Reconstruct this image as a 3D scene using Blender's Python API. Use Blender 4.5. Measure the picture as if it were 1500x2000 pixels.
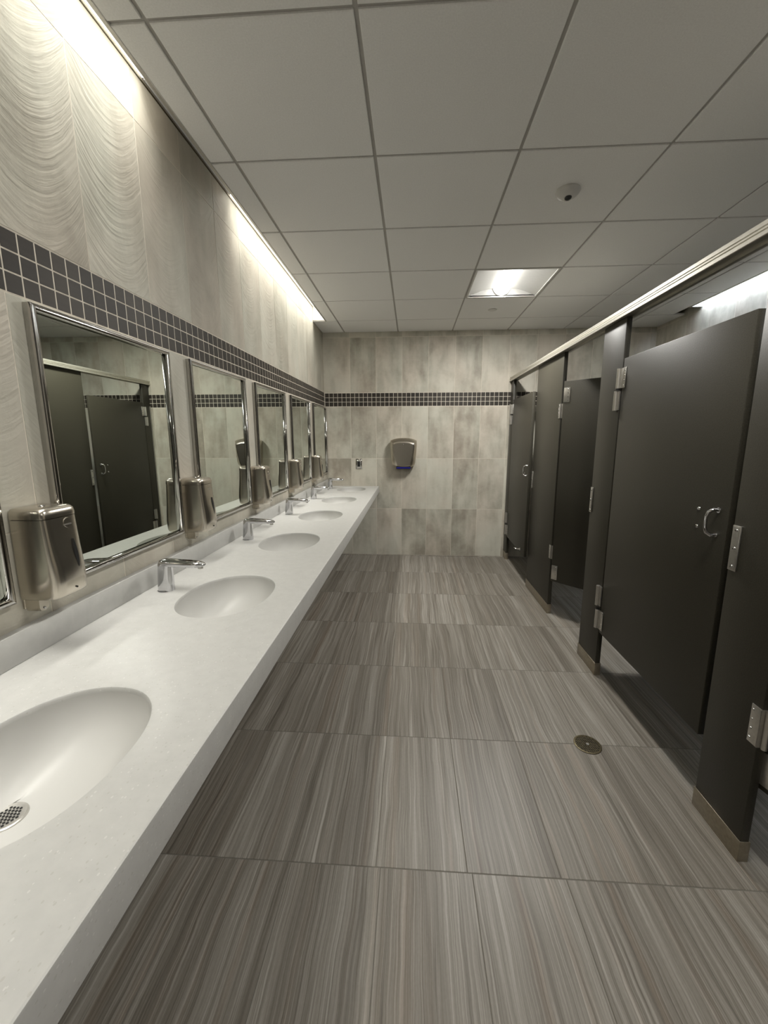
import bpy, bmesh, math, random
from mathutils import Matrix, Vector
random.seed(7)
S = bpy.context.scene
COL = S.collection
for o in list(bpy.data.objects):
    bpy.data.objects.remove(o)
PI = math.pi

# ------------------------------------------------------------------ camera
cam_d = bpy.data.cameras.new('camera')
cam = bpy.data.objects.new('camera', cam_d)
COL.objects.link(cam)
S.camera = cam
YAW, PITCH, ROLL = .061752, -.170629, -.001418
fw = Vector((-math.sin(YAW) * math.cos(PITCH), math.cos(YAW) * math.cos(PITCH), math.sin(PITCH)))
rt = Vector((math.cos(YAW), math.sin(YAW), 0))
up = rt.cross(fw)
r2 = rt * math.cos(ROLL) + up * math.sin(ROLL)
u2 = -rt * math.sin(ROLL) + up * math.cos(ROLL)
cam.matrix_world = Matrix(((r2.x, u2.x, -fw.x, 0), (r2.y, u2.y, -fw.y, 0),
                           (r2.z, u2.z, -fw.z, 1.4233), (0, 0, 0, 1)))
cam_d.sensor_width = 36
cam_d.lens = 791.74 / 2000 * 36
cam_d.shift_x = -5.22 / 2000
cam_d.shift_y = -8.33 / 2000
cam_d.clip_start = .02

# ------------------------------------------------------------------ world, exposure, lamp strengths
w = bpy.data.worlds.new('world')
S.world = w
w.use_nodes = True
w.node_tree.nodes['Background'].inputs[0].default_value = (.5, .52, .55, 1)
w.node_tree.nodes['Background'].inputs[1].default_value = 0.0
S.view_settings.view_transform = 'Standard'
S.view_settings.look = 'None'
S.view_settings.exposure = 0.95
S.view_settings.gamma = 1.0
S.view_settings.use_curve_mapping = False
E_COVE = 1.4          # left cove diffusers, as seen
P_COVE = 2.8          # lamp behind them, watts per metre
E_COVE_R = 22.0         # cove over the stalls, cool white
P_TROFFER = {3: 25.0, -1: 9.0, -5: 7.0}   # lamps behind the lenses, watts, far to near
E_TROFFER = 5.0      # lens of the square ceiling light

# ------------------------------------------------------------------ room measures (metres)
H = 2.608            # ceiling
XL, XR = -1.030, 2.650
YB, YR = 4.8476, -2.45
TW = .3012            # wall tile width
ZB0, ZB1 = 1.784, 1.940   # mosaic band
GX, GY, GT = -.7777, 1.3447, .6096   # ceiling grid origin / pitch
CT, CF = .850, -.3903      # counter top / front edge
XS = 1.119                # face of the stalls
COVE_X, COVE_Y, COVE_Z = -.903, 4.385, 2.756


# ------------------------------------------------------------------ material helpers
def new_mat(name):
    m = bpy.data.materials.new(name)
    m.use_nodes = True
    nt = m.node_tree
    return m, nt, nt.nodes['Principled BSDF']


def N(nt, t, **kw):
    n = nt.nodes.new(t)
    for k, v in kw.items():
        setattr(n, k, v)
    return n


def L(nt, a, b):
    nt.links.new(a, b)


def math_n(nt, op, a, b=None):
    n = N(nt, 'ShaderNodeMath', operation=op)
    for i, x in enumerate((a, b)):
        if x is None:
            continue
        if isinstance(x, (int, float)):
            n.inputs[i].default_value = x
        else:
            L(nt, x, n.inputs[i])
    return n.outputs[0]


def ramp(nt, fac, stops):
    r = N(nt, 'ShaderNodeValToRGB')
    el = r.color_ramp.elements
    while len(el) < len(stops):
        el.new(.5)
    for e, (p, c) in zip(el, stops):
        e.position = p
        e.color = (*c, 1)
    L(nt, fac, r.inputs[0])
    return r.outputs[0]


def noise(nt, vec, scale, detail=3, rough=.5, w=None, dist=0):
    n = N(nt, 'ShaderNodeTexNoise')
    if w is not None:
        n.noise_dimensions = '4D'
        L(nt, w, n.inputs['W'])
    L(nt, vec, n.inputs['Vector'])
    n.inputs['Scale'].default_value = scale
    n.inputs['Detail'].default_value = detail
    n.inputs['Roughness'].default_value = rough
    n.inputs['Distortion'].default_value = dist
    return n.outputs[0]


def mapping(nt, vec, scale=(1, 1, 1)):
    n = N(nt, 'ShaderNodeMapping')
    L(nt, vec, n.inputs[0])
    n.inputs['Scale'].default_value = scale
    return n.outputs[0]


def bump(nt, bsdf, h, strength, dist):
    b = N(nt, 'ShaderNodeBump')
    b.inputs['Strength'].default_value = strength
    b.inputs['Distance'].default_value = dist
    L(nt, h, b.inputs['Height'])
    L(nt, b.outputs[0], bsdf.inputs['Normal'])


def mixc(nt, fac, a, b, mode='MIX'):
    n = N(nt, 'ShaderNodeMix', data_type='RGBA', blend_type=mode)
    for s, x in ((0, fac), (6, a), (7, b)):
        if isinstance(x, (int, float)):
            n.inputs[s].default_value = x
        elif isinstance(x, tuple):
            n.inputs[s].default_value = (*x, 1)
        else:
            L(nt, x, n.inputs[s])
    return n.outputs[2]


def plain(name, col, rough=.5, metal=0.0, var=.06, scale=40, bmp=0.0, bscale=300, spec=.5):
    m, nt, b = new_mat(name)
    tc = N(nt, 'ShaderNodeTexCoord').outputs['Object']
    f = noise(nt, tc, scale, 3)
    lo = tuple(max(0, c * (1 - var)) for c in col)
    hi = tuple(min(1, c * (1 + var)) for c in col)
    L(nt, ramp(nt, f, [(.3, lo), (.7, hi)]), b.inputs['Base Color'])
    b.inputs['Roughness'].default_value = rough
    b.inputs['Metallic'].default_value = metal
    b.inputs['Specular IOR Level'].default_value = spec
    if bmp:
        bump(nt, b, noise(nt, tc, bscale, 2), bmp, .001)
    return m


def emit(name, col, strength):
    m, nt, b = new_mat(name)
    b.inputs['Base Color'].default_value = (.8, .8, .8, 1)
    b.inputs['Emission Color'].default_value = (*col, 1)
    b.inputs['Emission Strength'].default_value = strength
    return m


def tile_mat(name, relief, soft):
    m, nt, b = new_mat(name)
    tc = N(nt, 'ShaderNodeTexCoord').outputs['Object']
    rnd = N(nt, 'ShaderNodeObjectInfo').outputs['Random']
    wv = math_n(nt, 'MULTIPLY', rnd, 60.0)
    # clouds, upright streaks and fine mottling, each tile its own draw
    n1 = noise(nt, mapping(nt, tc, (1.5, .9, 1)), 3.6, 4, .5, wv, .4)
    n2 = noise(nt, mapping(nt, tc, (6, .7, 1)), 3.2, 3, .5, wv)
    n3 = noise(nt, tc, 26, 5, .65, wv)
    s = math_n(nt, 'ADD', math_n(nt, 'MULTIPLY', n1, .66), math_n(nt, 'MULTIPLY', n2, .22))
    s = math_n(nt, 'ADD', s, math_n(nt, 'MULTIPLY', n3, .15))
    s = math_n(nt, 'ADD', s, math_n(nt, 'MULTIPLY', math_n(nt, 'SUBTRACT', rnd, .5), .20))
    s = math_n(nt, 'ADD', math_n(nt, 'MULTIPLY', math_n(nt, 'SUBTRACT', s, .515), soft), .515)
    c = ramp(nt, s, [(.33, (.285, .262, .222)), (.47, (.420, .395, .345)),
                     (.58, (.515, .490, .435)), (.75, (.590, .566, .510))])
    tint = noise(nt, mapping(nt, tc, (1, .6, 1)), 2.4, 2, .5, math_n(nt, 'ADD', wv, 7.0))
    tc2 = ramp(nt, tint, [(.38, (1.0, .965, .92)), (.62, (.975, 1.0, .962))])
    c = mixc(nt, 1.0, c, tc2, 'MULTIPLY')
    L(nt, c, b.inputs['Base Color'])
    b.inputs['Roughness'].default_value = .55
    b.inputs['Specular IOR Level'].default_value = .35
    # drag marks: shallow arcs sagging towards the bottom of the tile
    sep = N(nt, 'ShaderNodeSeparateXYZ')
    L(nt, tc, sep.inputs[0])
    cx = math_n(nt, 'MULTIPLY', math_n(nt, 'SUBTRACT', rnd, .5), .14)
    dx = math_n(nt, 'SUBTRACT', sep.outputs[0], cx)
    arc = math_n(nt, 'MULTIPLY', math_n(nt, 'MULTIPLY', dx, dx), -4.2)
    wob = math_n(nt, 'MULTIPLY', noise(nt, tc, 8, 3, .55, wv), .026)
    f = math_n(nt, 'ADD', math_n(nt, 'ADD', sep.outputs[1], arc), wob)
    cmb = N(nt, 'ShaderNodeCombineXYZ')
    L(nt, math_n(nt, 'MULTIPLY', f, 62.0), cmb.inputs[0])
    L(nt, math_n(nt, 'MULTIPLY', sep.outputs[0], 5.0), cmb.inputs[1])
    L(nt, wv, cmb.inputs[2])
    h = noise(nt, cmb.outputs[0], 1.0, 2.5, .55)
    mask = noise(nt, tc, 5.0, 2, .5, wv)
    mk = ramp(nt, mask, [(.30, (.45, .45, .45)), (.6, (1, 1, 1))])
    h = math_n(nt, 'MULTIPLY', h, mk)
    h = math_n(nt, 'ADD', h, math_n(nt, 'MULTIPLY', n3, .35))
    bump(nt, b, h, relief, .0045)
    return m


M = {}
M['tile_left'] = tile_mat('wall_tile_relief', .36, .6)
M['tile'] = tile_mat('wall_tile', .14, 1.0)
M['grout'] = plain('wall_grout', (.66, .61, .52), .8, var=.08)
M['floor_grout'] = plain('floor_grout', (.13, .12, .10), .8)
M['white'] = plain('white_paint', (.62, .61, .58), .5, var=.03)
M['rail'] = plain('satin_aluminium', (.52, .50, .44), .38, .75, .05, 60)
M['steel_shoe'] = plain('bronze_steel', (.36, .32, .25), .34, .85, .10, 90)
M['chrome'] = plain('chrome', (.60, .60, .61), .05, 1.0, .02)
M['frame'] = plain('polished_steel', (.48, .468, .445), .09, 1.0, .03)
M['nickel'] = plain('satin_nickel', (.58, .565, .53), .30, .9, .06, 120)
M['rear'] = plain('rear_wall_darkened', (.11, .105, .095), .6)  # unseen wall coloured dark to put shade into the dryer's reflection
M['black'] = plain('black_plastic', (.012, .012, .012), .4)
M['hole'] = plain('drain_dark', (.006, .006, .005), .8)
M['basin'] = plain('cream_basin', (.49, .485, .462), .42, var=.015, scale=8)
M['brass'] = plain('tarnished_brass', (.105, .088, .052), .45, .8, .35, 160)
M['plastic'] = plain('sensor_plastic', (.52, .51, .485), .45, var=.03)
M['lens_dark'] = plain('sensor_lens', (.03, .03, .03), .2)
M['blue'] = plain('blue_glow_ring', (.02, .02, .30), .3)
M['wing'] = plain('reflector_white', (.66, .66, .64), .45, var=.02)
M['cove_on'] = emit('cove_lamp_lit', (1.0, .97, .885), E_COVE)
M['cove_off'] = plain('cove_lamp_unlit', (.66, .66, .68), .4, var=.02)
M['cove_cool'] = emit('cove_lamp_cool', (.72, .82, 1.0), E_COVE_R)
M['troffer'] = emit('ceiling_lamp_lit', (1.0, .975, .92), E_TROFFER)
b_ = M['blue'].node_tree.nodes['Principled BSDF']
b_.inputs['Emission Color'].default_value = (.03, .03, .55, 1)
b_.inputs['Emission Strength'].default_value = .10

# mosaic
m, nt, b = new_mat('dark_mosaic')
tc = N(nt, 'ShaderNodeTexCoord').outputs['Object']
rnd = N(nt, 'ShaderNodeObjectInfo').outputs['Random']
wv = math_n(nt, 'MULTIPLY', rnd, 80.0)
n1 = noise(nt, mapping(nt, tc, (1, 5, 1)), 22, 3, .5, wv)
s = math_n(nt, 'ADD', math_n(nt, 'MULTIPLY', n1, .5), math_n(nt, 'MULTIPLY', rnd, .5))
L(nt, ramp(nt, s, [(.2, (.022, .0185, .0145)), (.8, (.047, .0395, .031))]), b.inputs['Base Color'])
b.inputs['Roughness'].default_value = .5
b.inputs['Specular IOR Level'].default_value = .3
M['mosaic'] = m

# floor tile: fine wavering stripes that run down the room
m, nt, b = new_mat('striped_floor_tile')
tc = N(nt, 'ShaderNodeTexCoord').outputs['Object']
rnd = N(nt, 'ShaderNodeObjectInfo').outputs['Random']
wv = math_n(nt, 'MULTIPLY', rnd, 90.0)
sep = N(nt, 'ShaderNodeSeparateXYZ')
L(nt, tc, sep.inputs[0])
wob = math_n(nt, 'MULTIPLY', math_n(nt, 'SUBTRACT', noise(nt, mapping(nt, tc, (1.4, .8, 1)), 2.6, 3, .5, wv), .5), .045)
wob2 = math_n(nt, 'MULTIPLY', math_n(nt, 'SUBTRACT', noise(nt, mapping(nt, tc, (1, .5, 1)), 40, 2, .5, wv), .5), .0022)
xx = math_n(nt, 'ADD', math_n(nt, 'ADD', sep.outputs[0], wob), wob2)
cmb = N(nt, 'ShaderNodeCombineXYZ')
L(nt, xx, cmb.inputs[0])
L(nt, math_n(nt, 'MULTIPLY', sep.outputs[1], .009), cmb.inputs[1])
L(nt, math_n(nt, 'MULTIPLY', rnd, 17.0), cmb.inputs[2])
broad = noise(nt, cmb.outputs[0], 16, 2, .5)
mid = noise(nt, cmb.outputs[0], 95, 3, .62)
fine = noise(nt, cmb.outputs[0], 330, 2, .6)
grit = noise(nt, mapping(nt, tc, (1, .35, 1)), 230, 2, .6, wv)
s = math_n(nt, 'ADD', math_n(nt, 'MULTIPLY', broad, .40), math_n(nt, 'MULTIPLY', mid, .38))
s = math_n(nt, 'ADD', s, math_n(nt, 'MULTIPLY', fine, .26))
s = math_n(nt, 'ADD', s, math_n(nt, 'MULTIPLY', grit, .09))
s = math_n(nt, 'ADD', s, math_n(nt, 'MULTIPLY', math_n(nt, 'SUBTRACT', rnd, .5), .11))
for sc, off, amt in ((44, 3.3, .10), (58, 9.1, -.10), (120, 5.7, .07)):
    vv = N(nt, 'ShaderNodeVectorMath', operation='ADD')
    L(nt, cmb.outputs[0], vv.inputs[0])
    vv.inputs[1].default_value = (0, 0, off)
    q = noise(nt, vv.outputs[0], sc, 1.5, .5)
    q = math_n(nt, 'ABSOLUTE', math_n(nt, 'SUBTRACT', q, .5))
    q = ramp(nt, q, [(0, (1, 1, 1)), (.035, (0, 0, 0))])
    s = math_n(nt, 'ADD', s, math_n(nt, 'MULTIPLY', q, amt))
c = ramp(nt, s, [(.36, (.085, .074, .059)), (.52, (.155, .140, .116)), (.60, (.198, .182, .155)),
                 (.69, (.255, .239, .208)), (.82, (.36, .34, .305))])
red = noise(nt, cmb.outputs[0], 24, 2, .5)
rf = ramp(nt, red, [(.55, (0, 0, 0)), (.72, (.55, .55, .55))])
c = mixc(nt, rf, c, mixc(nt, 1.0, c, (.98, .86, .78), 'MULTIPLY'))
L(nt, c, b.inputs['Base Color'])
b.inputs['Roughness'].default_value = .42
b.inputs['Specular IOR Level'].default_value = .4
bump(nt, b, mid, .12, .001)
M['floor'] = m

# counter: off-white with tiny chips
m, nt, b = new_mat('speckled_counter')
tc = N(nt, 'ShaderNodeTexCoord').outputs['Object']
v = N(nt, 'ShaderNodeTexVoronoi')
v.inputs['Scale'].default_value = 175
L(nt, mapping(nt, tc, (1, .7, 1)), v.inputs['Vector'])
sepc = N(nt, 'ShaderNodeSeparateColor')
L(nt, v.outputs['Color'], sepc.inputs[0])
size = math_n(nt, 'ADD', math_n(nt, 'MULTIPLY', sepc.outputs[0], .30), .02)
inside = math_n(nt, 'LESS_THAN', v.outputs['Distance'], size)
pick = math_n(nt, 'GREATER_THAN', sepc.outputs[1], .60)
dark = math_n(nt, 'MULTIPLY', inside, pick)
pick2 = math_n(nt, 'LESS_THAN', sepc.outputs[1], .25)
lite = math_n(nt, 'MULTIPLY', inside, pick2)
base = ramp(nt, noise(nt, tc, 30, 4, .6), [(.3, (.425, .422, .403)), (.7, (.465, .462, .441))])
c = mixc(nt, math_n(nt, 'MULTIPLY', dark, .5), base, (.36, .345, .31))
c = mixc(nt, math_n(nt, 'MULTIPLY', lite, .35), c, (.66, .65, .62))
L(nt, c, b.inputs['Base Color'])
b.inputs['Roughness'].default_value = .36
b.inputs['Specular IOR Level'].default_value = .45
M['counter'] = m

# stall panels: dark bronze, pebbled semi-gloss
m, nt, b = new_mat('dark_bronze_laminate')
tc = N(nt, 'ShaderNodeTexCoord').outputs['Object']
n1 = noise(nt, tc, 240, 2, .6)
n2 = noise(nt, tc, 3, 2)
L(nt, ramp(nt, n1, [(.3, (.027, .0248, .0178)), (.72, (.0445, .0408, .030))]), b.inputs['Base Color'])
b.inputs['Roughness'].default_value = .42
b.inputs['Specular IOR Level'].default_value = .36
bump(nt, b, n1, .22, .0012)
M['stall'] = m

# ceiling panels
m, nt, b = new_mat('ceiling_panel_fine')
tc = N(nt, 'ShaderNodeTexCoord').outputs['Object']
n1 = noise(nt, tc, 190, 3, .6)
L(nt, ramp(nt, n1, [(.3, (.75, .745, .73)), (.7, (.82, .815, .80))]), b.inputs['Base Color'])
b.inputs['Roughness'].default_value = .9
bump(nt, b, n1, .2, .001)
M['ceiling'] = m
M['tbar'] = plain('ceiling_grid_metal', (.40, .385, .36), .6, var=.03)

# brushed steel of the dispensers and dryer
m, nt, b = new_mat('brushed_steel')
tc = N(nt, 'ShaderNodeTexCoord').outputs['Object']
n1 = noise(nt, mapping(nt, tc, (2600, 2600, 12)), 1, 2, .6)
L(nt, ramp(nt, n1, [(.25, (.545, .505, .435)), (.75, (.575, .535, .465))]), b.inputs['Base Color'])
b.inputs['Metallic'].default_value = 1
L(nt, ramp(nt, n1, [(.2, (.235, .235, .235)), (.8, (.26, .26, .26))]), b.inputs['Roughness'])
M['brushed'] = m

# mirror glass: silvered, faint green
m, nt, b = new_mat('mirror_glass')
tc = N(nt, 'ShaderNodeTexCoord').outputs['Object']
n1 = noise(nt, tc, 2, 1)
L(nt, ramp(nt, n1, [(.2, (.675, .715, .655)), (.8, (.685, .725, .665))]), b.inputs['Base Color'])
b.inputs['Metallic'].default_value = 1
b.inputs['Roughness'].default_value = .004
M['mirror'] = m


# ------------------------------------------------------------------ mesh helpers
class MB:
    def __init__(self):
        self.v, self.f = [], []

    def add(self, vs, fs):
        o = len(self.v)
        self.v += [tuple(x) for x in vs]
        self.f += [tuple(i + o for i in f) for f in fs]
        return self

    def box(self, a, b, ch=0.0):
        x0, y0, z0 = (min(a[i], b[i]) for i in range(3))
        x1, y1, z1 = (max(a[i], b[i]) for i in range(3))
        if not ch:
            v = [(x, y, z) for z in (z0, z1) for y in (y0, y1) for x in (x0, x1)]
            f = [(0, 2, 3, 1), (4, 5, 7, 6), (0, 1, 5, 4), (2, 6, 7, 3), (0, 4, 6, 2), (1, 3, 7, 5)]
            return self.add(v, f)
        bm = bmesh.new()
        bmesh.ops.create_cube(bm, size=1)
        for q in bm.verts:
            q.co = Vector((x0 if q.co.x < 0 else x1, y0 if q.co.y < 0 else y1, z0 if q.co.z < 0 else z1))
        bmesh.ops.bevel(bm, geom=list(bm.edges), offset=ch, segments=2, affect='EDGES', profile=.5)
        return self.bm(bm)

    def bm(self, bm):
        bm.verts.index_update()
        self.add([q.co for q in bm.verts], [[q.index for q in f.verts] for f in bm.faces])
        bm.free()
        return self

    def loft(self, rings, cap0=True, cap1=True, closed=True):
        n = len(rings[0])
        vs = [p for r in rings for p in r]
        fs = []
        for k in range(len(rings) - 1):
            for i in range(n if closed else n - 1):
                j = (i + 1) % n
                fs.append((k * n + i, k * n + j, (k + 1) * n + j, (k + 1) * n + i))
        if cap0:
            fs.append(tuple(range(n - 1, -1, -1)))
        if cap1:
            fs.append(tuple(range((len(rings) - 1) * n, len(rings) * n)))
        return self.add(vs, fs)

    def cyl(self, p0, p1, r, n=20, r1=None, ch=0.0):
        p0, p1 = Vector(p0), Vector(p1)
        d = (p1 - p0)
        ln = d.length
        d.normalize()
        a = d.orthogonal().normalized()
        c = d.cross(a)
        r1 = r if r1 is None else r1

        def ring(p, q):
            return [p + a * math.cos(2 * PI * i / n) * q + c * math.sin(2 * PI * i / n) * q for i in range(n)]
        if ch:
            return self.loft([ring(p0, r - ch), ring(p0 + d * ch, r), ring(p1 - d * ch, r1), ring(p1, r1 - ch)])
        return self.loft([ring(p0, r), ring(p1, r1)])

    def tube(self, pts, r, n=12):
        pts = [Vector(p) for p in pts]
        rings = []
        t0 = (pts[1] - pts[0]).normalized()
        a = t0.orthogonal().normalized()
        for i, p in enumerate(pts):
            t = (pts[min(i + 1, len(pts) - 1)] - pts[max(i - 1, 0)]).normalized()
            a = (a - t * a.dot(t)).normalized()
            c = t.cross(a)
            rr = r[i] if isinstance(r, (list, tuple)) else r
            rings.append([p + a * math.cos(2 * PI * k / n) * rr + c * math.sin(2 * PI * k / n) * rr for k in range(n)])
        return self.loft(rings)

    def dome(self, c, ax, r, h, n=12, k=4):
        c, ax = Vector(c), Vector(ax).normalized()
        a = ax.orthogonal().normalized()
        e = ax.cross(a)
        rings = []
        for i in range(k):
            t = i / k * PI / 2
            rings.append([c + ax * h * math.sin(t) + (a * math.cos(2 * PI * q / n) + e * math.sin(2 * PI * q / n)) * r * math.cos(t)
                          for q in range(n)])
        return self.loft(rings)

    def mesh(self, name, mat, smooth=True, ang=35):
        me = bpy.data.meshes.new(name)
        me.from_pydata(self.v, [], self.f)
        bm = bmesh.new()
        bm.from_mesh(me)
        bmesh.ops.recalc_face_normals(bm, faces=bm.faces)
        bm.to_mesh(me)
        bm.free()
        if smooth:
            me.polygons.foreach_set('use_smooth', [True] * len(me.polygons))
            me.set_sharp_from_angle(angle=math.radians(ang))
        if mat is not None:
            me.materials.append(mat)
        return me

    def build(self, name, mat, parent=None, smooth=True, ang=35):
        o = bpy.data.objects.new(name, self.mesh(name, mat, smooth, ang))
        COL.objects.link(o)
        if parent is not None:
            o.parent = parent
        return o


def tag(o, label=None, cat=None, group=None, kind=None):
    for k, v in (('label', label), ('category', cat), ('group', group), ('kind', kind)):
        if v:
            o[k] = v
    return o


def thing(name, label, cat, loc=(0, 0, 0), rz=0.0, group=None):
    o = bpy.data.objects.new(name, None)
    COL.objects.link(o)
    o.location = loc
    o.rotation_euler = (0, 0, rz)
    o.empty_display_size = .05
    return tag(o, label, cat, group)


def copy_tree(o, parent=None):
    c = o.copy()
    COL.objects.link(c)
    c.parent = parent
    for ch in [x for x in bpy.data.objects if x.parent == o]:
        copy_tree(ch, c)
    return c


def struct(name, mb, mat, smooth=False):
    return tag(mb.build(name, mat, None, smooth), kind='structure')


TILE_CACHE = {}


def tile_mesh(w, h, t, ch, mat, key):
    k = (round(w, 4), round(h, 4), t, ch, key)
    if k not in TILE_CACHE:
        a, c = w / 2, h / 2
        mb = MB()
        r0 = [(-a, -c, -t), (a, -c, -t), (a, c, -t), (-a, c, -t)]
        r1 = [(-a, -c, -ch), (a, -c, -ch), (a, c, -ch), (-a, c, -ch)]
        q = ch
        r2 = [(-a + q, -c + q, 0), (a - q, -c + q, 0), (a - q, c - q, 0), (-a + q, c - q, 0)]
        mb.loft([r0, r1, r2])
        TILE_CACHE[k] = mb.mesh(key, mat, False)
    return TILE_CACHE[k]


R_LEFT = Matrix(((0, 0, 1), (1, 0, 0), (0, 1, 0))).to_4x4()
R_BACK = Matrix(((1, 0, 0), (0, 0, -1), (0, 1, 0))).to_4x4()
R_RIGHT = Matrix(((0, 0, -1), (-1, 0, 0), (0, 1, 0))).to_4x4()
R_FLOOR = Matrix.Identity(4)
R_CEIL = Matrix(((1, 0, 0), (0, -1, 0), (0, 0, -1))).to_4x4()


def put_tile(name, me, parent, R, loc, jit=0.0):
    o = bpy.data.objects.new(name, me)
    COL.objects.link(o)
    o.parent = parent
    mt = Matrix.Translation(Vector(loc)) @ R
    if jit:
        mt = mt @ Matrix.Rotation(random.uniform(-jit, jit), 4, 'X') @ Matrix.Rotation(random.uniform(-jit, jit), 4, 'Y')
    o.matrix_local = mt
    return o


# ------------------------------------------------------------------ room shell
GR = .0007   # grout recess
floor = struct('floor', MB().box((XL - .1, YR - .1, -.12), (XR + .1, YB + .1, -GR)), M['floor_grout'])
wall_left = struct('wall_left', MB().box((XL - .12, YR - .1, -.1), (XL - GR, YB + .12, 2.86)), M['grout'])
wall_back = struct('wall_back', MB().box((XL - GR, YB + GR, -.1), (XR + GR, YB + .12, 2.86)), M['grout'])
wall_right = struct('wall_right', MB().box((XR + GR, YR - .1, -.1), (XR + .12, YB + .12, 2.86)), M['grout'])
wall_rear = struct('wall_rear', MB().box((XL - GR, YR - .12, -.1), (XR + GR, YR, 2.86)), M['rear'])
ceiling = struct('ceiling', MB().box((XL - .1, YR - .1, 2.80), (XR + .1, YB + .1, 2.86)), M['white'])

G = .0024    # joint width


LB0, LB1 = 1.789, 1.950    # the band as it runs on the mirror wall


def rows_full(b0=ZB0, b1=ZB1):
    z1 = .5785
    return [(0, z1), (z1, z1 + .6045), (z1 + .6045, b0), (b1, 2.578), (2.578, 2.748)]


def lay(wall, R, place, cuts, rows, mat, key):
    """cuts: joint positions along the wall, rows: (z0, z1)"""
    for (z0, z1) in rows:
        for a, c in zip(cuts[:-1], cuts[1:]):
            if c - a < .01:
                continue
            me = tile_mesh(c - a - G, z1 - z0 - G, .006, .0009, mat, key)
            put_tile('wall_tile', me, wall, R, place((a + c) / 2, (z0 + z1) / 2), .0011)


def lay_mosaic(wall, R, place, j0, lo, hi, b0=ZB0, b1=ZB1):
    p = TW / 6
    zs = [(b0 + .0015 + k * (b1 - b0 - .003) / 3, b0 + .0015 + (k + 1) * (b1 - b0 - .003) / 3) for k in range(3)]
    k0 = math.floor((lo - j0) / p)
    k1 = math.ceil((hi - j0) / p)
    for k in range(k0, k1):
        a, c = max(lo, j0 + k * p), min(hi, j0 + (k + 1) * p)
        if c - a < .006:
            continue
        for z0, z1 in zs:
            me = tile_mesh(c - a - .0040, z1 - z0 - .0040, .006, .0008, M['mosaic'], 'mosaic_tile')
            put_tile('mosaic_tile', me, wall, R, place((a + c) / 2, (z0 + z1) / 2), .003)


# left wall
J0L = 1.648
cuts = [J0L + k * .3040 for k in range(-5, 11)] + [YB]
lay(wall_left, R_LEFT, lambda s, z: (XL, s, z), cuts, rows_full(LB0, LB1), M['tile_left'], 'wall_tile_left')
lay_mosaic(wall_left, R_LEFT, lambda s, z: (XL, s, z), J0L, .87, YB, LB0, LB1)
# back wall
J0B = -.722
cuts = [XL] + [J0B + k * TW for k in range(0, 12)] + [XR]
rows_b = rows_full()[:-1] + [(2.550, 2.625)]
rows_b[3] = (ZB1, 2.550)
lay(wall_back, R_BACK, lambda s, z: (s, YB, z), cuts, rows_b, M['tile'], 'wall_tile_back')
lay_mosaic(wall_back, R_BACK, lambda s, z: (s, YB, z), J0B, XL, XR)
# right wall behind the stalls
cuts = [1.0 + k * .3045 for k in range(0, 13)] + [YB]
lay(wall_right, R_RIGHT, lambda s, z: (XR, s, z), cuts, rows_full(), M['tile'], 'wall_tile_right')
mb = MB()
for k in range(0, 76):
    for r in range(3):
        y0 = 1.0 + k * .0505
        z0 = ZB0 + .0015 + r * .05
        mb.box((XR - .0001, y0 + .0017, z0 + .0017), (XR + .01, y0 + .0488, z0 + .0483))
tag(mb.build('mosaic_band', M['mosaic'], wall_right, False), kind='stuff')

# floor tiles
FY, FS, FX = 1.1344, .6111, -.108
for k in range(-4, 7):
    y0, y1 = FY + k * FS, min(FY + (k + 1) * FS, YB)
    if y1 - y0 < .02 or y1 < -.75:
        continue
    off = .320 if k == -1 else 0.0
    xs = sorted({XL, XR} | {FX + off + i * .3048 for i in range(-4, 10) if XL + .02 < FX + off + i * .3048 < XR - .02})
    for a, c in zip(xs[:-1], xs[1:]):
        me = tile_mesh(c - a - .0026, y1 - y0 - .0034, .006, .0008, M['floor'], 'floor_tile')
        put_tile('floor_tile', me, floor, R_FLOOR, ((a + c) / 2, (y0 + y1) / 2, 0), .0006)

# ceiling panels and grid
TRF = [(2, 3), (2, -1), (2, -5)]   # grid cells with a light
gap = .0135
xg = [COVE_X + .015] + [GX + i * GT for i in range(0, 6)] + [XR - .112]
for j in range(-7, 6):
    y0, y1 = GY + j * GT, GY + (j + 1) * GT
    y0, y1 = max(y0, YR), min(y1, YB)
    if y1 - y0 < .03:
        continue
    xs = list(xg)
    if j == 5:
        xs[0] = XL
    for i in range(len(xs) - 1):
        a, c = xs[i], xs[i + 1]
        if (i - 1, j) in TRF:
            continue
        hi = XR if (j == 5 and i == len(xs) - 2) else c
        ga = 0 if i == 0 else gap / 2
        gc = 0 if i == len(xs) - 2 else gap / 2
        g0 = gap / 2
        g1 = .002 if j == 5 else gap / 2
        me = tile_mesh(hi - gc - a - ga, y1 - g1 - y0 - g0, .016, .0022, M['ceiling'], 'ceiling_panel')
        put_tile('ceiling_panel', me, ceiling, R_CEIL, ((a + ga + hi - gc) / 2, (y0 + g0 + y1 - g1) / 2, H - .001), .0008)
for i in range(6):
    x = GX + i * GT
    MB().box((x - .0085, YR, H + .006), (x + .0085, YB, H + .012)).build('ceiling_runner', M['tbar'], ceiling, False)
for j in range(-6, 6):
    y = GY + j * GT
    MB().box((XL if j == 5 else COVE_X + .01, y - .0085, H + .0065), (XR - .1, y + .0085, H + .0125)).build('ceiling_runner', M['tbar'], ceiling, False)
MB().box((COVE_X + .0135, YR, H), (COVE_X + .0145, COVE_Y + .01, 2.79)).build('cove_side', M['white'], ceiling, False)
MB().box((XL, COVE_Y + .004, H - .001), (COVE_X + .012, COVE_Y + .014, 2.79)).build('cove_end', M['white'], ceiling, False)
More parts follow.
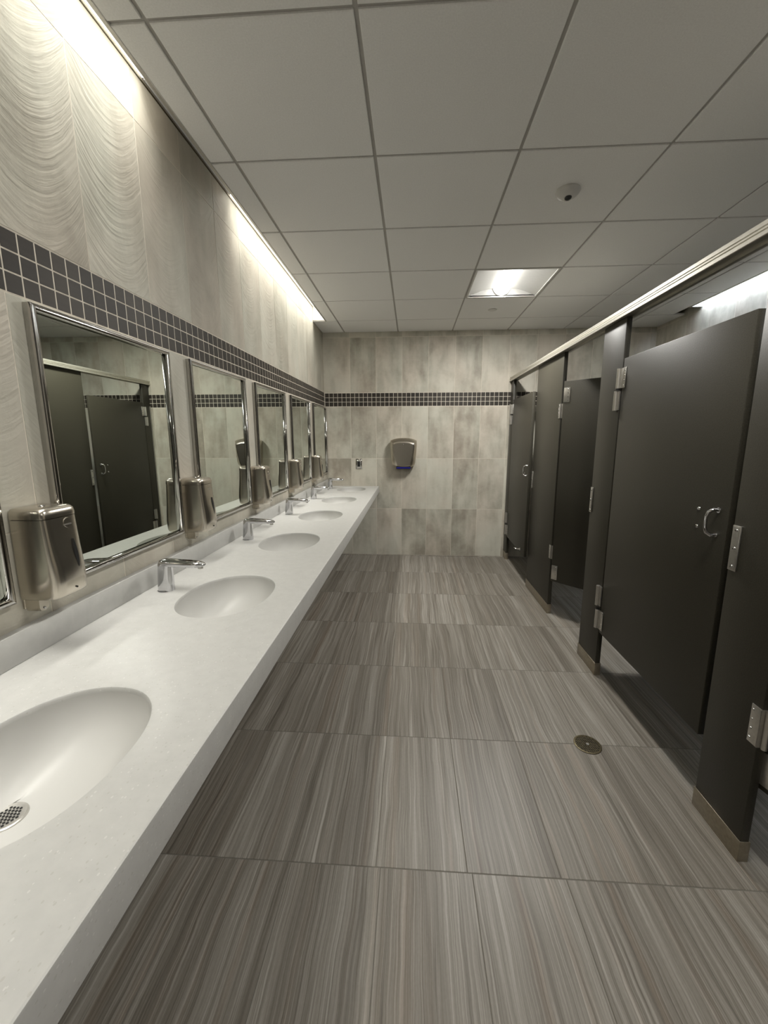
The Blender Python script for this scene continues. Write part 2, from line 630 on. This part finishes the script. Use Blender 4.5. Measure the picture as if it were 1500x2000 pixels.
MB().box((XR - .108, YR, H), (XR - .1, 4.16, 2.79)).build('cove_side', M['white'], ceiling, False)
MB().box((XR - .1, 4.15, H - .001), (XR, 4.16, 2.79)).build('cove_end', M['white'], ceiling, False)
# dark strip standing in for the shaded tile gap, then metal slot trims
struct('cove_gap_shade', MB().box((XL - .004, YR, 2.7465), (XL + .0035, COVE_Y + .003, 2.7510)), M['brass'])
mb = MB().box((COVE_X, YR, H - .0015), (COVE_X + .013, COVE_Y + .004, H + .004), .0008)
struct('trim_1', mb, M['nickel'])
mb = MB().box((XR - .112, YR, H - .005), (XR - .098, 4.16, H + .004), .001)
struct('trim_2', mb, M['nickel'])


# ------------------------------------------------------------------ cove lamps
def cove_light(name, label, x0, x1, y0, y1, mat, group=None, watts=0):
    z = 2.758
    t = thing(name, label, 'ceiling light', ((x0 + x1) / 2, (y0 + y1) / 2, z), 0, group)
    hx, hy = (x1 - x0) / 2, (y1 - y0) / 2
    MB().box((-hx, -hy, .004), (hx, hy, .025)).build('housing', M['white'], t, False)
    MB().box((-hx + .002, -hy + .002, -.002), (hx - .002, hy - .002, .004)).build('diffuser', mat, t, False)
    if watts:
        ld = bpy.data.lights.new('lamp', 'AREA')
        ld.shape = 'RECTANGLE'
        ld.size, ld.size_y = 2 * hx - .016, 2 * hy - .01
        ld.energy = watts * 2 * hy
        ld.color = (1.0, .975, .915)
        ld.spread = math.radians(80)
        lo = bpy.data.objects.new('lamp', ld)
        COL.objects.link(lo)
        lo.parent = t
        lo.location = (0, 0, -.003)
    return t


cove_light('cove_light', 'lit cove strip light above the far mirrors, running to the back wall',
           XL + .004, COVE_X + .008, 2.46, COVE_Y, M['cove_on'], None, P_COVE)
cove_light('cove_light', 'unlit grey middle length of the cove strip light over the mirrors',
           XL + .004, COVE_X + .008, 1.72, 2.455, M['cove_off'])
cove_light('cove_light', 'lit cove strip light nearest the camera, at upper left over the mirrors',
           XL + .004, COVE_X + .008, -1.3, 1.715, M['cove_on'], None, P_COVE)
cove_light('cove_light', 'cool white cove strip light over the toilet stalls at right',
           XR - .098, XR - .004, -.9, 4.145, M['cove_cool'])


# ------------------------------------------------------------------ square ceiling lights
def troffer(i, j, label):
    cx, cy = GX + (i + .5) * GT, GY + (j + .5) * GT
    t = thing('ceiling_light', label, 'ceiling light', (cx, cy, H))
    a = GT / 2 - .009
    fr = MB()
    for s in (-1, 1):
        fr.box((s * a, -a, -.002), (s * (a - .012), a, .012))
        fr.box((-a + .012, s * a, -.002), (a - .012, s * (a - .012), .012))
    fr.build('frame', M['white'], t, False)
    q = a - .012

    def prof(sx):
        pts = []
        for k in range(13):
            u = k / 12
            x = q - (q - .066) * u
            z = .004 + .060 * math.sin(u * PI / 2)
            pts.append((sx * x, z))
        return pts
    for sx in (-1, 1):
        p = prof(sx)
        mb = MB()
        r0 = [(x, -q, z) for x, z in p] + [(x, -q, z + .004) for x, z in reversed(p)]
        r1 = [(x, q, z) for x, z in p] + [(x, q, z + .004) for x, z in reversed(p)]
        mb.loft([r0, r1]).build('reflector_wing', M['wing'], t)
    for sy in (-1, 1):
        p = list(reversed(prof(-1)))[::-1] + list(reversed(prof(1)))
        mb = MB()
        base = [(-q, .0), (q, .0)]
        ring = [(x, z) for x, z in p]
        y0, y1 = sy * q, sy * (q + .004)
        mb.loft([[(x, y0, z) for x, z in ring], [(x, y1, z) for x, z in ring]])
        mb.build('end_plate', M['wing'], t, False)
    # hanging round lens with end bezels
    n = 20
    arc = [(-.066 * math.cos(PI * k / n), .064 - .056 * math.sin(PI * k / n)) for k in range(n + 1)]
    MB().loft([[(x, -q + .012, z) for x, z in arc], [(x, q - .012, z) for x, z in arc]]).build('lens', M['troffer'], t)
    ld = bpy.data.lights.new('lamp', 'AREA')
    ld.shape = 'RECTANGLE'
    ld.size, ld.size_y = .115, 2 * (q - .014)
    ld.energy = P_TROFFER[j]
    ld.color = (1.0, .975, .93)
    lo = bpy.data.objects.new('lamp', ld)
    COL.objects.link(lo)
    lo.parent = t
    lo.location = (0, 0, .005)
    arc2 = [(-.071 * math.cos(PI * k / n), .066 - .061 * math.sin(PI * k / n)) for k in range(n + 1)]
    for sy in (-1, 1):
        MB().loft([[(x, sy * (q - .012), z) for x, z in arc2], [(x, sy * (q - .002), z) for x, z in arc2]]).build('lens_cap', M['wing'], t)
    return t


troffer(2, 3, 'square recessed ceiling light with a glowing round lens, near the back wall')
troffer(2, -1, 'square recessed ceiling light just above the top edge of the picture')
troffer(2, -5, 'added square ceiling light, unseen behind the camera, at the same grid spacing')  # unseen, placed by spacing and added to brighten the near counter

# sensor and concealed sprinkler
t = thing('occupancy_sensor', 'white domed ceiling sensor with a dark lens, in front of the ceiling light', 'sensor', (.745, 2.253, H - .001))
prof = [(.0, .057), (-.006, .058), (-.012, .055), (-.022, .047), (-.030, .036), (-.034, .024)]
MB().loft([[(r * math.cos(2 * PI * k / 28), r * math.sin(2 * PI * k / 28), z) for k in range(28)] for z, r in prof]).build('housing', M['plastic'], t)
d = Vector((0, -.35, -1)).normalized()
c0 = Vector((0, -.008, -.030))
MB().cyl(c0, c0 + d * .008, .021, 20, .019).build('lens_rim', M['plastic'], t)
MB().dome(c0 + d * .008, d, .0165, .004, 16).build('lens', M['lens_dark'], t)
t = thing('sprinkler_cover', 'flat round sprinkler cover plate on the ceiling behind the lit lamp', 'sprinkler', (.743, 4.114, H - .001))
MB().cyl((0, 0, 0), (0, 0, -.005), .041, 28, ch=.0015).build('cover_plate', M['white'], t)
MB().cyl((0, 0, -.005), (0, 0, -.0062), .030, 28).build('raised_disc', M['white'], t)

# ------------------------------------------------------------------ vanity counter with moulded basins
PIT, Y0 = .783, 1.395
SX, SY, SCX = .160, .205, -.681
YE = -.56
vt = thing('vanity_counter', 'long white speckled wall-hung counter with a row of oval basins', 'counter', (0, 0, CT))
NE = 72
mb = MB()
xw, xf = XL + .0005, CF
cells = [Y0 + .005 + PIT * k for k in range(-1, 5)]
edges = [cells[0] - PIT / 2 + PIT * k for k in range(0, 7)]
edges[-1] = YB


def rect_pt(ang, cy, ya, yb):
    dx, dy = math.cos(ang), math.sin(ang)
    tx = ((xf - .004 if dx > 0 else xw) - SCX) / dx if abs(dx) > 1e-9 else 1e9
    ty = ((yb if dy > 0 else ya) - cy) / dy if abs(dy) > 1e-9 else 1e9
    q = min(tx, ty)
    return (SCX + dx * q, cy + dy * q, 0)


for k, cy in enumerate(cells):
    ya, yb = edges[k], edges[k + 1]
    angs = [2 * PI * i / NE for i in range(NE)]
    for X in (xw, xf - .004):
        for Y in (ya, yb):
            an = math.atan2(Y - cy, X - SCX) % (2 * PI)
            i = min(range(NE), key=lambda q: abs(math.atan2(math.sin(angs[q] - an), math.cos(angs[q] - an))))
            angs[i] = an
    outer = [rect_pt(an, cy, ya, yb) for an in angs]

    def ell(s, z, sh=0.0):
        pts = []
        for an in angs:
            # ellipse point in the same direction
            q = (abs(math.cos(an) / SX) ** 2.2 + abs(math.sin(an) / SY) ** 2.2) ** (-1 / 2.2)
            pts.append((SCX + sh + math.cos(an) * q * s, cy + math.sin(an) * q * s, z))
        return pts
    mb.loft([outer, ell(1.03, 0), ell(1.008, -.0006), ell(.998, -.003), ell(.992, -.012)], False, False)
mb.add([(xw, YE, 0), (xf - .004, YE, 0), (xf - .004, edges[0], 0), (xw, edges[0], 0)], [(0, 1, 2, 3)])
# rounded nose, front apron, underside
pr = [(xf - .004, 0), (xf - .0012, -.0012), (xf, -.004), (xf, -.073), (xf - .003, -.076), (xf - .022, -.076), (xf - .022, -.030)]
n = len(pr)
vs = [(x, YE, z) for x, z in pr] + [(x, YB, z) for x, z in pr]
mb.add(vs, [(i, i + 1, n + i + 1, n + i) for i in range(n - 1)])
mb.build('countertop', M['counter'], vt)
for k, cy in enumerate(cells):
    def ell2(s, z, sh=0.0):
        pts = []
        for i in range(NE):
            an = 2 * PI * i / NE
            q = (abs(math.cos(an) / SX) ** 2.2 + abs(math.sin(an) / SY) ** 2.2) ** (-1 / 2.2)
            pts.append((SCX + sh + math.cos(an) * q * s, cy + math.sin(an) * q * s, z))
        return pts
    rings = []
    for i in range(19):
        u = i / 18
        a = u * PI / 2
        s = (math.cos(a)) ** .92
        z = -.012 - .132 * math.sin(a) ** 1.12
        if s < .23:
            break
        rings.append(ell2(.992 * s, z, -.085 * (1 - s)))
    dc = (SCX - .085, cy, rings[-1][0][2] - .003)
    rings.append([(dc[0] + .034 * math.cos(2 * PI * i / NE), cy + .034 * math.sin(2 * PI * i / NE), dc[2] + .0005) for i in range(NE)])
    mbb = MB().loft(rings, False, True)
    ba = mbb.build('basin', M['basin'], vt, True, 60)
    if k == 0:
        # perforated steel strainer, only this one is seen
        MB().loft([[(dc[0] + r * math.cos(2 * PI * i / 32), dc[1] + r * math.sin(2 * PI * i / 32), dc[2] + z) for i in range(32)]
                   for r, z in ((.033, .0006), (.0325, .003), (.030, .0042), (.026, .0034), (.001, .003))], False, True).build('drain_strainer', M['nickel'], ba)
        hb = MB()
        for i in range(-3, 4):
            for j in range(-3, 4):
                px, py = i * .0068 + (j % 2) * .0034, j * .0062
                if math.hypot(px, py) < .0215:
                    hb.cyl((dc[0] + px, dc[1] + py, dc[2] + .0028), (dc[0] + px, dc[1] + py, dc[2] + .0040), .0024, 10)
        tag(hb.build('drain_holes', M['hole'], ba, False), kind='stuff')
    else:
        MB().cyl((dc[0], dc[1], dc[2]), (dc[0], dc[1], dc[2] + .003), .032, 24, ch=.001).build('drain_strainer', M['nickel'], ba)
MB().box((XL + .0005, YE, .0002), (XL + .026, YB, .082), .002).build('backsplash', M['counter'], vt)


# ------------------------------------------------------------------ mirrors
MW, MZ0, MZ1 = .624, 1.005, 1.778
ML = ['leftmost mirror, cut off by the left edge of the picture',
      'nearest whole framed mirror, between the first two soap dispensers',
      'second whole framed mirror along the tiled wall, reflecting the hand dryer',
      'third whole framed mirror along the tiled wall',
      'fourth whole framed mirror along the tiled wall, next to last',
      'farthest framed mirror, beside the back wall corner']


def make_mirror():
    t = thing('wall_mirror', ML[0], 'mirror', (XL, Y0 - PIT, MZ0), 0, 'framed mirrors over the counter')
    a, h, d = MW / 2, MZ1 - MZ0, .024
    MB().box((.0005, -a + .006, .006), (.010, a - .006, h - .006)).build('mirror_glass', M['mirror'], t, False)
    # mitred rounded channel frame, four lengths
    sec = [(.0006, 0), (d - .003, 0), (d, .003), (d + .0012, .009), (d, .015), (d - .003, .018), (.0105, .018)]

    def rail(p0, p1, inn):
        # p0,p1 outer corners (y,z); inn0/inn1 unit inward directions including mitre
        mb = MB()
        r = []
        for (p, q) in ((p0, inn[0]), (p1, inn[1])):
            r.append([(x, p[0] + q[0] * s, p[1] + q[1] * s) for x, s in sec])
        mb.loft(r, True, True)
        return mb
    c = [(-a, 0), (a, 0), (a, h), (-a, h)]
    ins = [(1, 1), (-1, 1), (-1, -1), (1, -1)]
    for i in range(4):
        j = (i + 1) % 4
        rail(c[i], c[j], (ins[i], ins[j])).build('frame_bar', M['frame'], t, True, 50)
    return t


mir = make_mirror()
for k in range(1, 6):
    c = copy_tree(mir)
    c.location = (XL, Y0 + (k - 1) * PIT, MZ0)
    c['label'] = ML[k]

# ------------------------------------------------------------------ soap dispensers
DL = ['nearest steel soap dispenser, largest, at the left edge of the picture',
      'second steel soap dispenser from the camera, between nearest whole mirror and next',
      'third steel soap dispenser from the camera',
      'fourth steel soap dispenser from the camera',
      'farthest steel soap dispenser, beside the last mirror']


def make_dispenser():
    t = thing('soap_dispenser', DL[0], 'soap dispenser', (XL, 1.0, .98), 0, 'soap dispensers between the mirrors')
    hw = .056
    n = 44

    def ring(z, dep, w, bulge, x0=.004, p=9.0):
        # outline seen from above: flat at the wall, rounded front corners, bowed front
        pts = []
        for i in range(n):
            s = i / (n - 1)
            a = PI * s           # from -y side round the front to +y side
            cy, sx = -math.cos(a), math.sin(a)
            y = w * math.copysign(abs(cy) ** (2 / p), cy)
            x = (dep - x0) * abs(sx) ** (2 / p)
            x += bulge * (1 - (y / w) ** 2) * (x / (dep - x0))
            pts.append((x0 + x, y, z))
        return pts
    prof = []
    # z, depth, half width, bulge
    for z, dep, w_, bl in ((.030, .092, .052, .004), (.0325, .098, .055, .006), (.040, .102, hw, .008), (.075, .103, hw, .012), (.115, .1005, hw, .010),
                           (.150, .098, hw - .0003, .006), (.190, .096, hw - .0006, .003), (.2285, .094, hw - .001, .002)):
        prof.append(ring(z, dep, w_, bl))
    MB().loft(prof).build('housing', M['brushed'], t, True, 50)
    top = [ring(.2300, .0945, hw - .0008, .002), ring(.2375, .0950, hw - .0005, .002), ring(.2475, .0930, hw - .002, .002),
           ring(.2535, .0870, hw - .006, .002), ring(.2555, .079, hw - .013, .001)]
    MB().loft(top).build('lid', M['brushed'], t, True, 50)
    MB().cyl((.040, .005, .2550), (.040, .005, .2572), .0075, 18, ch=.0006).build('lock', M['chrome'], t)
    # wall plate with drip tab below
    MB().box((.0008, -hw + .004, .006), (.006, hw - .004, .250), .001).build('back_plate', M['brushed'], t)
    tab = [(-.050, .036), (-.050, .008), (-.046, .000), (-.034, -.002), (-.024, .003), (-.016, .024), (-.004, .031), (.050, .031), (.050, .036)]
    MB().loft([[(.006, y, z) for y, z in tab], [(.046, y, z) for y, z in tab]]).build('lower_tab', M['brushed'], t)
    MB().dome((.047, -.036, .006), (1, 0, 0), .0032, .0025).build('screw', M['chrome'], t)
    # upright lens-shaped window
    s0 = [(.020 + .0052 * math.sin(PI * k / 12), .090 + .080 * k / 12) for k in range(13)] + \
         [(.020 - .0052 * math.sin(PI * k / 12), .090 + .080 * k / 12) for k in range(11, 0, -1)]

    def fx(z):
        return .1045 if z < .10 else .1045 - (z - .10) * .08
    MB().loft([[(fx(z) + .001, y, z) for y, z in s0], [(fx(z) + .0055, y, z) for y, z in s0]]).build('sight_window', M['black'], t)
    MB().cyl((.094, .014, .2125), (.0978, .014, .2125), .0125, 24, ch=.0006).build('emblem', M['brushed'], t)
    e = [x for x in bpy.data.objects if x.parent == t and x.name.startswith('emblem')][0]
    MB().box((.0974, .002, .2065), (.0985, .026, .2098)).build('emblem_bar', M['nickel'], e)
    MB().cyl((.108, .004, .048), (.1115, .004, .048), .0024, 12).build('lock_hole', M['hole'], t)
    return t


dsp = make_dispenser()
dsp.location = (XL, 1.009, .968)
dsp.scale = (1, 1, 1.085)
for k in range(1, 5):
    c = copy_tree(dsp)
    c.location = (XL, 1.009 + k * .787, .968)
    c['label'] = DL[k]

# ------------------------------------------------------------------ faucets
FL = ['nearest chrome sensor faucet, beside the nearest whole basin',
      'second chrome sensor faucet along the counter',
      'third chrome sensor faucet along the counter',
      'fourth chrome sensor faucet, next to the farthest one',
      'farthest chrome sensor faucet, against the back wall end of the counter']


def make_faucet():
    t = thing('faucet', FL[0], 'faucet', (0, 0, CT), 0, 'sensor faucets on the counter')
    n = 28

    def se(cx, cz, ax, ay, tilt, p=2.6):
        # super-ellipse ring, normal tilted from up (0) to forward (pi/2)
        pts = []
        for i in range(n):
            a = 2 * PI * i / n
            u = math.copysign(abs(math.cos(a)) ** (2 / p), math.cos(a)) * ax
            v_ = math.copysign(abs(math.sin(a)) ** (2 / p), math.sin(a)) * ay
            pts.append((cx + u * math.cos(tilt), v_, cz - u * math.sin(tilt)))
        return pts
    body = [se(.002, .0, .0285, .0225, 0), se(.002, .002, .029, .023, 0), se(.003, .045, .0275, .0225, 0), se(.005, .085, .0262, .0222, 0),
            se(.007, .108, .0255, .0220, 0)]
    MB().loft(body).build('body', M['chrome'], t, True, 60)
    sp = []
    # flat spout, rounded at both ends
    for u in [0, .06, .14, .25, .4, .6, .75, .86, .93, .97, 1.0]:
        x = -.0190 + u * .182
        e = 1.0
        if u < .14:
            e = math.sqrt(max(.02, 1 - ((.14 - u) / .14) ** 2)) * .9 + .1 * (u / .14)
        if u > .75:
            e = math.sqrt(max(.015, 1 - ((u - .75) / .25) ** 2))
        th = .0145 * (1 - .22 * max(0, u - .2)) * (e if u > .14 else max(.35, e))
        wd = .0235 * (1 - .12 * u) * e
        zc = .1110 - .007 * u + (.0 if u < .14 else 0)
        sp.append(se(x, zc, th, wd, PI / 2, 2.8))
    MB().loft(sp).build('spout', M['chrome'], t, True, 60)
    MB().cyl((.143, 0, .096), (.143, 0, .089), .0095, 18).build('aerator', M['nickel'], t)
    MB().dome((.024, 0, .070), (1, 0, .05), .006, .0025, 14).build('sensor_eye', M['black'], t)
    MB().cyl((0, 0, .0002), (0, 0, .002), .029, 28).build('base_ring', M['chrome'], t)
    return t


fc = make_faucet()
for k in range(5):
    c = fc if k == 0 else copy_tree(fc)
    c.location = (-.935, Y0 + .028 + k * .788, CT)
    c['label'] = FL[k]

# ------------------------------------------------------------------ hand dryer on the back wall
t = thing('hand_dryer', 'brushed steel shield-shaped hand dryer on the back wall', 'hand dryer', (-.097, YB, 1.058))


def shield(y, wt, wb, z0, z1, arch, rnd):
    """outline facing the room: arched top, narrower bottom"""
    pts = []
    nb = 14
    for k in range(nb + 1):      # top arch left->right
        u = -1 + 2 * k / nb
        pts.append((wt * u * (1 if abs(u) < .93 else .985), y, z1 - arch * (abs(u) ** 2.6)))
    for k in range(1, 9):
        q = k / 9
        pts.append((wt + (wb - wt) * q ** 1.6, y, z1 - arch - .01 - (z1 - arch - .01 - z0 - rnd) * q))
    for k in range(nb + 1):
        u = 1 - 2 * k / nb
        pts.append((wb * u * (1 if abs(u) < .9 else .95), y, z0 + rnd * (abs(u) ** 3)))
    for k in range(8, 0, -1):
        q = k / 9
        pts.append((-(wt + (wb - wt) * q ** 1.6), y, z1 - arch - .01 - (z1 - arch - .01 - z0 - rnd) * q))
    return pts


MB().loft([shield(-.0008, .150, .132, .030, .362, .030, .026), shield(-.050, .154, .136, .022, .366, .030, .03),
           shield(-.095, .153, .135, .024, .362, .030, .03), shield(-.104, .149, .131, .030, .356, .028, .03),
           shield(-.136, .128, .086, .036, .322, .018, .008), shield(-.138, .122, .082, .042, .316, .018, .008)]).build('housing', M['brushed'], t, True, 20)
MB().loft([shield(-.136, .119, .079, .045, .313, .016, .006), shield(-.1455, .117, .077, .047, .311, .016, .006),
           shield(-.147, .114, .074, .050, .308, .016, .006)]).build('front_panel', M['brushed'], t, True, 20)
MB().box((-.085, -.105, .006), (.085, -.020, .034), .006).build('air_outlet', M['black'], t)
MB().box((-.080, -.112, .014), (.080, -.100, .0265), .003).build('light_ring', M['blue'], t)
MB().cyl((0, -.1465, .292), (0, -.149, .292), .006, 14).build('sensor_dot', M['nickel'], t)

# ------------------------------------------------------------------ outlet on the back wall
t = thing('wall_outlet', 'black wall outlet in a steel plate on the back wall beyond the counter', 'outlet', (-.6325, YB, 1.117))
MB().box((-.036, -.0004, -.060), (.036, -.006, .060), .002).build('plate', M['frame'], t)
MB().box((-.024, -.0055, -.041), (.024, -.0085, .041), .001).build('bezel', M['nickel'], t)
MB().box((-.0165, -.008, -.033), (.0165, -.0105, .033), .001).build('receptacle', M['black'], t)
for s in (-1, 1):
    MB().dome((0, -.006, s * .050), (0, -1, 0), .0028, .0015).build('screw', M['nickel'], t)

# ------------------------------------------------------------------ floor drain
t = thing('floor_drain', 'round tarnished brass floor drain in the striped floor', 'drain', (.837, 1.745, 0))
MB().loft([[(r * math.cos(2 * PI * k / 40), r * math.sin(2 * PI * k / 40), z) for k in range(40)]
           for r, z in ((.061, .0002), (.0605, .0025), (.0585, .0032), (.0525, .0032), (.0515, .0012))], False, False).build('rim', M['brass'], t)
MB().cyl((0, 0, .0002), (0, 0, .0009), .0525, 40).build('sump', M['hole'], t)
gb = MB()
for i in range(-5, 6):
    p = i * .0094
    ln = math.sqrt(max(0, .0515 ** 2 - p * p))
    gb.box((p - .0013, -ln, .0009), (p + .0013, ln, .0030))
    gb.box((-ln, p - .0013, .0009), (ln, p + .0013, .0029))
g = gb.build('grate', M['brass'], t, False)
g.rotation_euler = (0, 0, math.radians(12))
MB().cyl((0, 0, .001), (0, 0, .0042), .0065, 16).build('center_screw', M['nickel'], t)

# ------------------------------------------------------------------ toilet stalls
ST = .029
ROT = -PI / 2      # local x runs towards the camera, local -y faces the aisle
DZ0, DZ1, PZ1 = .284, 1.836, 2.048


def rivets(parent, pts, r=.0042, ax=(0, -1, 0), mat='chrome'):
    for p in pts:
        MB().dome(p, ax, r, r * .75, 10, 3).build('rivet', M[mat], parent)


def in_hinge_pilaster(t, x, z0, z1, up):
    """bracket wrapped round the near edge of a pilaster (local x = that edge)"""
    h = MB().box((x - .036, -.0032, z0), (x + .0022, .0, z1), .0008)
    h.box((x, -.0032, z0), (x + .0024, ST, z1))
    ho = h.build('hinge_bracket', M['nickel'], t)
    rivets(ho, [(x - .028, -.0032, z0 + (z1 - z0) * q) for q in (.12, .37, .62, .87)])
    MB().cyl((x + .010, ST * .5, z0), (x + .010, ST * .5, z1), .0085, 14).build('hinge_barrel', M['nickel'], t)


def out_barrel(t, x, z0, z1):
    """hinge barrel standing on the face of a pilaster beside an out-opening door"""
    b = MB().cyl((x, -.010, z0), (x, -.010, z1), .0108, 18, ch=.001)
    b.box((x - .004, -.006, z0 + .002), (x + .030, .0, z1 - .002))
    b.build('hinge_barrel', M['nickel'], t)


def keeper(t, x0, x1, z0, z1):
    b = MB().box((x0, -.0045, z0), (x1, 0, z1), .0012)
    b.box((x0 + .005, -.0062, z0 + .004), (x1 - .005, -.0040, z1 - .004))
    k = b.build('strike_plate', M['nickel'], t)
    rivets(k, [((x0 + x1) / 2 + .002, -.0062, z0 + (z1 - z0) * q) for q in (.10, .5, .90)], .0062)


def pilaster(label, y_far, y_near):
    wd = y_far - y_near
    t = thing('stall_pilaster', label, 'pilaster', (XS, y_far, 0), ROT, 'pilasters of the toilet stalls')
    MB().box((0, 0, .01), (wd, ST, PZ1), .0025).build('panel', M['stall'], t)
    sh = MB().box((-.003, -.0035, .0), (wd + .003, -.0002, .078), .001)
    sh.box((-.003, ST + .0002, 0), (wd + .003, ST + .0035, .078), .001)
    sh.box((wd + .0002, -.0034, 0), (wd + .0034, ST + .0034, .078), .001)
    sh.box((-.0034, -.0034, 0), (-.0002, ST + .0034, .078), .001)
    sh.build('shoe', M['steel_shoe'], t)
    return t


p1 = pilaster('narrow dark pilaster against the back wall, at the far end of the stalls', YB - .004, 4.722)
MB().box((-.003, -.008, .10), (.010, -.0002, 1.80)).build('wall_channel', M['rail'], p1)
out_barrel(p1, .094, 1.570, 1.672)
out_barrel(p1, .094, .440, .560)
p2 = pilaster('wide dark pilaster between the far closed stall and the open stall', 3.842, 3.217)
in_hinge_pilaster(p2, .625, 1.568, 1.675, True)
in_hinge_pilaster(p2, .625, .464, .573, False)
keeper(p2, .0005, .032, .963, 1.117)
p3 = pilaster('dark pilaster between the open stall and the nearest closed door', 2.582, 2.334)
out_barrel(p3, .224, 1.568, 1.671)
out_barrel(p3, .224, .440, .562)
keeper(p3, .000, .028, .965, 1.121)
p4 = pilaster('nearest dark pilaster with strike plate and hinge, at the right edge', 1.449, 1.230)
in_hinge_pilaster(p4, .219, .437, .570, True)
in_hinge_pilaster(p4, .219, 1.568, 1.675, True)
keeper(p4, .003, .038, .966, 1.125)


def door(label, hx, hy, wd, ang, outward):
    t = thing('stall_door', label, 'stall door', (hx, hy, 0), ROT + ang, 'doors of the toilet stalls')
    MB().box((0, 0, DZ0), (wd, .0255, DZ1), .0022).build('panel', M['stall'], t)
    for (z0, z1) in ((1.684, 1.788), (.304, .418)):
        if outward:
            b = MB().box((-.008, -.0040, z0), (.034, 0, z1), .001)
            b.cyl((-.022, -.0105, z0), (-.022, -.0105, z1), .0108, 18, ch=.001)
            b.box((-.026, -.0065, z0 + .001), (-.004, -.001, z1 - .001))
            pts = [(.026, -.0040, z0 + (z1 - z0) * q) for q in (.12, .37, .62, .87)]
        else:
            b = MB().box((.004, -.0035, z0), (.050, 0, z1), .001)
            pts = [(.038, -.0035, z0 + (z1 - z0) * q) for q in (.12, .37, .62, .87)]
        ho = b.build('hinge_leaf', M['nickel'], t)
        rivets(ho, pts)
    for z0 in (1.674, .4195):
        if outward:
            MB().cyl((-.022, -.0105, z0), (-.022, -.0105, z0 + .009), .0095, 14).build('hinge_washer', M['black'], t)
    return t


def pull(t, x, z0, z1):
    d = .034
    pts = [(x + .012, 0, z1 - .004), (x + .010, -d * .55, z1 - .002), (x + .004, -d * .9, z1 - .012), (x, -d, z1 - .030),
           (x, -d, z0 + .030), (x + .004, -d * .9, z0 + .012), (x + .010, -d * .55, z0 + .002), (x + .012, 0, z0 + .004)]
    MB().tube(pts, [.0065, .0062, .0068, .0055, .0055, .0068, .0062, .0065], 12).build('door_pull', M['chrome'], t)
    for z in (z0 + .004, z1 - .004):
        MB().cyl((x + .012, -.0005, z), (x + .012, -.004, z), .010, 16).build('pull_rose', M['chrome'], t)


d1 = door('far closed stall door beside the back wall, hook at its foot', XS, 4.714, .848, -math.radians(1.9), True)
pull(d1, .786, 1.066, 1.166)
rivets(d1, [(.696, 0, 1.151), (.696, 0, 1.081)], .007)
hk = MB().tube([(.700, -.002, .322), (.690, -.030, .320), (.672, -.046, .322), (.660, -.052, .326)], [.007, .0055, .005, .006], 10)
hk.cyl((.700, -.0005, .322), (.700, -.006, .322), .016, 16)
hk.build('hook', M['chrome'], d1)
d2 = door('stall door standing open inward, in the middle of the row', XS + .006, 3.200, .610, math.radians(45), False)
d3 = door('nearest closed stall door with chrome pull and two bolts', XS, 2.322, .845, 0.0, True)
pull(d3, .786, 1.066, 1.166)
rivets(d3, [(.694, 0, 1.151), (.694, 0, 1.081)], .0075)
d4 = door('stall door cut off by the right edge, behind the nearest pilaster', XS + .030, 1.236, .610, math.radians(14), False)

# dividers behind the pilasters
DLAB = ['divider panel inside the stalls behind the wide pilaster', 'divider panel inside the stalls behind the middle pilaster',
        'divider panel inside the stalls behind the nearest pilaster']
for y, lb in zip((3.66, 2.46, 1.34), DLAB):
    t = thing('stall_divider', lb, 'divider', (XS + ST, y, 0), 0, 'dividers between the toilet stalls')
    MB().box((.0005, -.013, DZ0), (XR - XS - ST - .002, .013, DZ1), .002).build('panel', M['stall'], t)
    MB().box((.002, -.018, 1.60), (.040, -.0132, 1.66)).build('bracket', M['nickel'], t)
    MB().box((.002, -.018, .45), (.040, -.0132, .51)).build('bracket', M['nickel'], t)

# headrail: ribbed aluminium channel over the pilasters
t = thing('stall_headrail', 'pale ribbed aluminium rail running along the top of the stalls', 'rail', (XS, 0, PZ1))
sec = [(-.020, .0005), (-.0225, .003), (-.0225, .020), (-.0195, .022), (-.0195, .025), (-.0225, .027), (-.0225, .034), (-.0195, .036), (-.0195, .039),
       (-.0225, .041), (-.0225, .058), (-.020, .061), (.048, .061), (.051, .058), (.051, .0005), (.034, .0005), (.034, .012), (-.006, .012), (-.006, .0005)]
MB().loft([[(x, YR, z * .76) for x, z in sec], [(x, YB - .001, z * .76) for x, z in sec]]).build('rail', M['rail'], t, False)
MB().box((-.024, YB - .004, -.002), (.053, YB - .0005, .050)).build('wall_flange', M['rail'], t, False)
